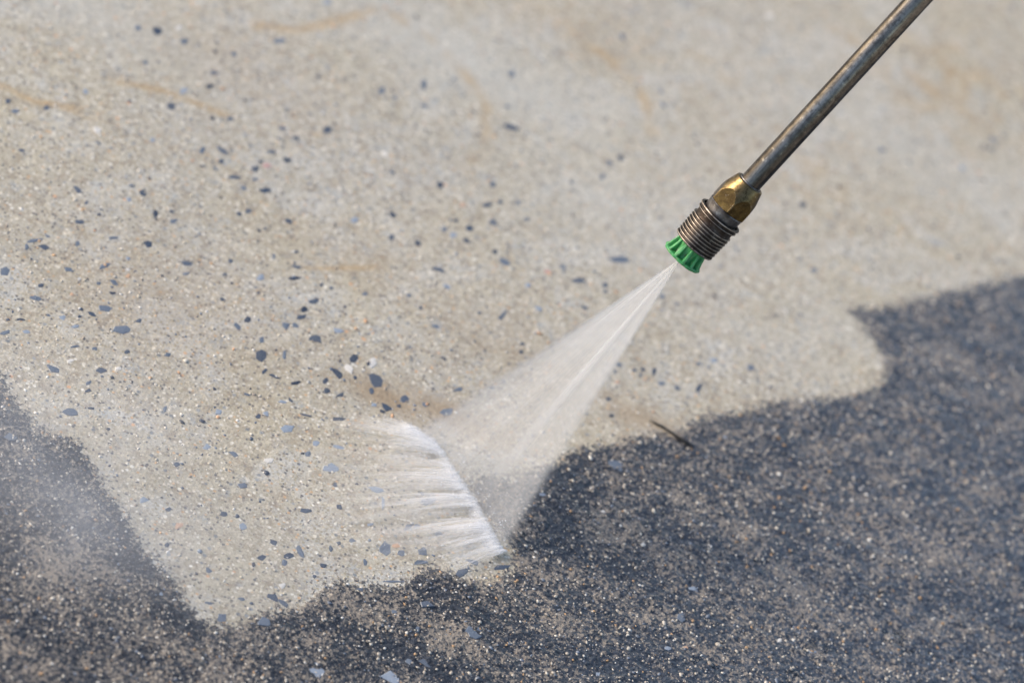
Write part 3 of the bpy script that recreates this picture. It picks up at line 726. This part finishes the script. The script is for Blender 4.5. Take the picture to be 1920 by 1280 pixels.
# flying droplets, part of the splash
def drops(name, n, parent, seed):
    rs = np.random.RandomState(seed); base, fc = icosa(); nv = 12
    C = []
    for i in range(n):
        q = rs.rand(); x0, y0 = imp_pixel(q)
        px = x0 - abs(rs.normal(0, 55)) + 14; py = y0 + rs.normal(0, 14)
        g_ = on_ground(px, py); C.append((g_.x, g_.y, .0005 + abs(rs.normal(0, .006))))
    C = np.array(C) - np.array(org); s_ = rs.uniform(.00010, .00034, n)
    co = (C[:, None] + base[None] * s_[:, None, None]).reshape(-1, 3)
    me = np_mesh(name, co, (fc[None] + (np.arange(n) * nv)[:, None, None]).reshape(-1, 3))
    m = NT('water_drop'); m.principled(Base_Color=(.95, .97, 1), Roughness=.05, Transmission_Weight=.6, IOR=1.33)
    me.materials.append(m.m); o = link(bpy.data.objects.new(name, me), parent); o['kind'] = 'stuff'
drops('droplets', 420, spl, 3)

# ------------------------------------------------------------------ drifting mist over the left side
def mist(name, px, py, rx, ry, rz, dens, label, yaw=0.0):
    c = on_ground(px, py)
    nlat, nlon = 12, 32
    v = []
    for i in range(nlat + 1):
        ph = math.pi * i / nlat
        for j in range(nlon):
            th = 2 * math.pi * j / nlon
            v.append((rx * math.sin(ph) * math.cos(th), ry * math.sin(ph) * math.sin(th), rz * math.cos(ph)))
    me = np_mesh(name, np.array(v), grid_faces(nlat + 1, nlon, True)[:, ::-1])
    m = NT(name); O = m.obj()
    mp = m.n('ShaderNodeMapping'); m.l(O, mp.inputs[0]); mp.inputs['Scale'].default_value = (1 / rx, 1 / ry, 1 / rz)
    ln = m.n('ShaderNodeVectorMath', operation='LENGTH'); m.l(mp.outputs[0], ln.inputs[0])
    fall = m.math('POWER', m.mr(ln.outputs['Value'], 0, 1, 1, 0), 1.4)
    ns = m.mr(m.noise(O, 16, 3, .55, .4), .35, .75, .15, 1.4)
    vol = m.n('ShaderNodeVolumePrincipled'); vol.inputs['Color'].default_value = (.93, .95, 1, 1)
    m.l(m.math('MULTIPLY', m.math('MULTIPLY', fall, ns), dens), vol.inputs['Density'])
    m.l(vol.outputs[0], m.out.inputs['Volume'])
    me.materials.append(m.m)
    o = link(bpy.data.objects.new(name, me)); o.location = (c.x, c.y, rz * .62); o.rotation_euler.z = yaw
    tag(o, label, 'mist', None, 'stuff')
mist('mist', 130, 960, .13, .09, .035, 13, 'thin white mist drifting low over the dirty concrete left of the splash')

mist('mist', 690, 935, .055, .034, .014, 13, 'faint veil of spray hanging over the washed concrete beside the white splash')

# ------------------------------------------------------------------ twig on the edge of the washed patch
def tubelet(name, pts, radii, mat, parent):
    v = []; f = []; n = 7
    for i, (p, r_) in enumerate(zip(pts, radii)):
        tdir = (pts[min(i + 1, len(pts) - 1)] - pts[max(i - 1, 0)]).normalized()
        s1 = tdir.cross(Vector((0, 0, 1))).normalized(); u1 = s1.cross(tdir)
        for k in range(n):
            a = 2 * math.pi * k / n; v.append(p + s1 * math.cos(a) * r_ + u1 * math.sin(a) * r_ * .8)
    for i in range(len(pts) - 1):
        for k in range(n): f.append((i * n + k, i * n + (k + 1) % n, (i + 1) * n + (k + 1) % n, (i + 1) * n + k))
    f.append(tuple(range(n - 1, -1, -1))); f.append(tuple(range((len(pts) - 1) * n, len(pts) * n)))
    me = py_mesh(name, v, f, True); me.materials.append(mat); return link(bpy.data.objects.new(name, me), parent)
mt = NT('wet_bark'); mt.principled(Base_Color=mt.mix(mt.noise(mt.obj(), 900, 3), (.004, .004, .004), (.015, .013, .012)), Roughness=.5)
def ground_z(px, py):
    q = on_ground(px, py); return float(height(np.array([q.x]), np.array([q.y]))[0])
def gpt(px, py, dz):
    q = on_ground(px, py); return Vector((q.x, q.y, ground_z(px, py) + dz))
base = gpt(1242, 806, 0)
path = [(1218, 789), (1228, 795), (1240, 801), (1250, 807), (1262, 815), (1275, 823), (1288, 831), (1299, 840)]
tw = tubelet('twig', [gpt(x, y, .0007) - base for x, y in path], [.0003, .0006, .0007, .0006, .0006, .0011, .0010, .0004], mt.m, None)
tw.location = base
tag(tw, 'short black twig lying on the edge between washed and dirty concrete', 'twig')

# ------------------------------------------------------------------ shallow water standing in the pits, bottom right
def puddle(px, py, rx, ry, pct):
    c = on_ground(px, py); nx, ny = 120, 90
    gx, gy = np.meshgrid(np.linspace(-rx, rx, nx) * PX, np.linspace(-ry, ry, ny) * PX * 1.5)
    x = gx + c.x; y = gy + c.y
    h = height(x, y); r_ = np.sqrt((gx / (rx * PX)) ** 2 + (gy / (ry * PX * 1.5)) ** 2) + (fbm(x * 120, y * 120, 91, 2) - .5) * .7
    core = h[r_ < .8]; zl = float(np.percentile(core, pct))
    z = np.full(h.shape, zl) - np.clip(r_ - .55, 0, 1) * .0012
    fc = grid_faces(ny, nx); keep = (r_.ravel()[fc] < 1).all(1) & ((h - z).ravel()[fc] < .00035).any(1)
    me = np_mesh('water', np.stack([gx, gy, z], -1).reshape(-1, 3), fc[keep])
    me.materials.append(PW)
    o = link(bpy.data.objects.new('water', me)); o.location = (c.x, c.y, 0); o['kind'] = 'structure'
wt = NT('standing_water'); wt.principled(Base_Color=(.85, .9, .95), Roughness=.03, Transmission_Weight=1.0, IOR=1.33); PW = wt.m
for a in ((1690, 1200, 75, 22, 45), (1535, 1222, 60, 22, 40), (1480, 1265, 50, 20, 35), (1330, 1250, 60, 18, 25), (1800, 1240, 60, 20, 30)): puddle(*a)
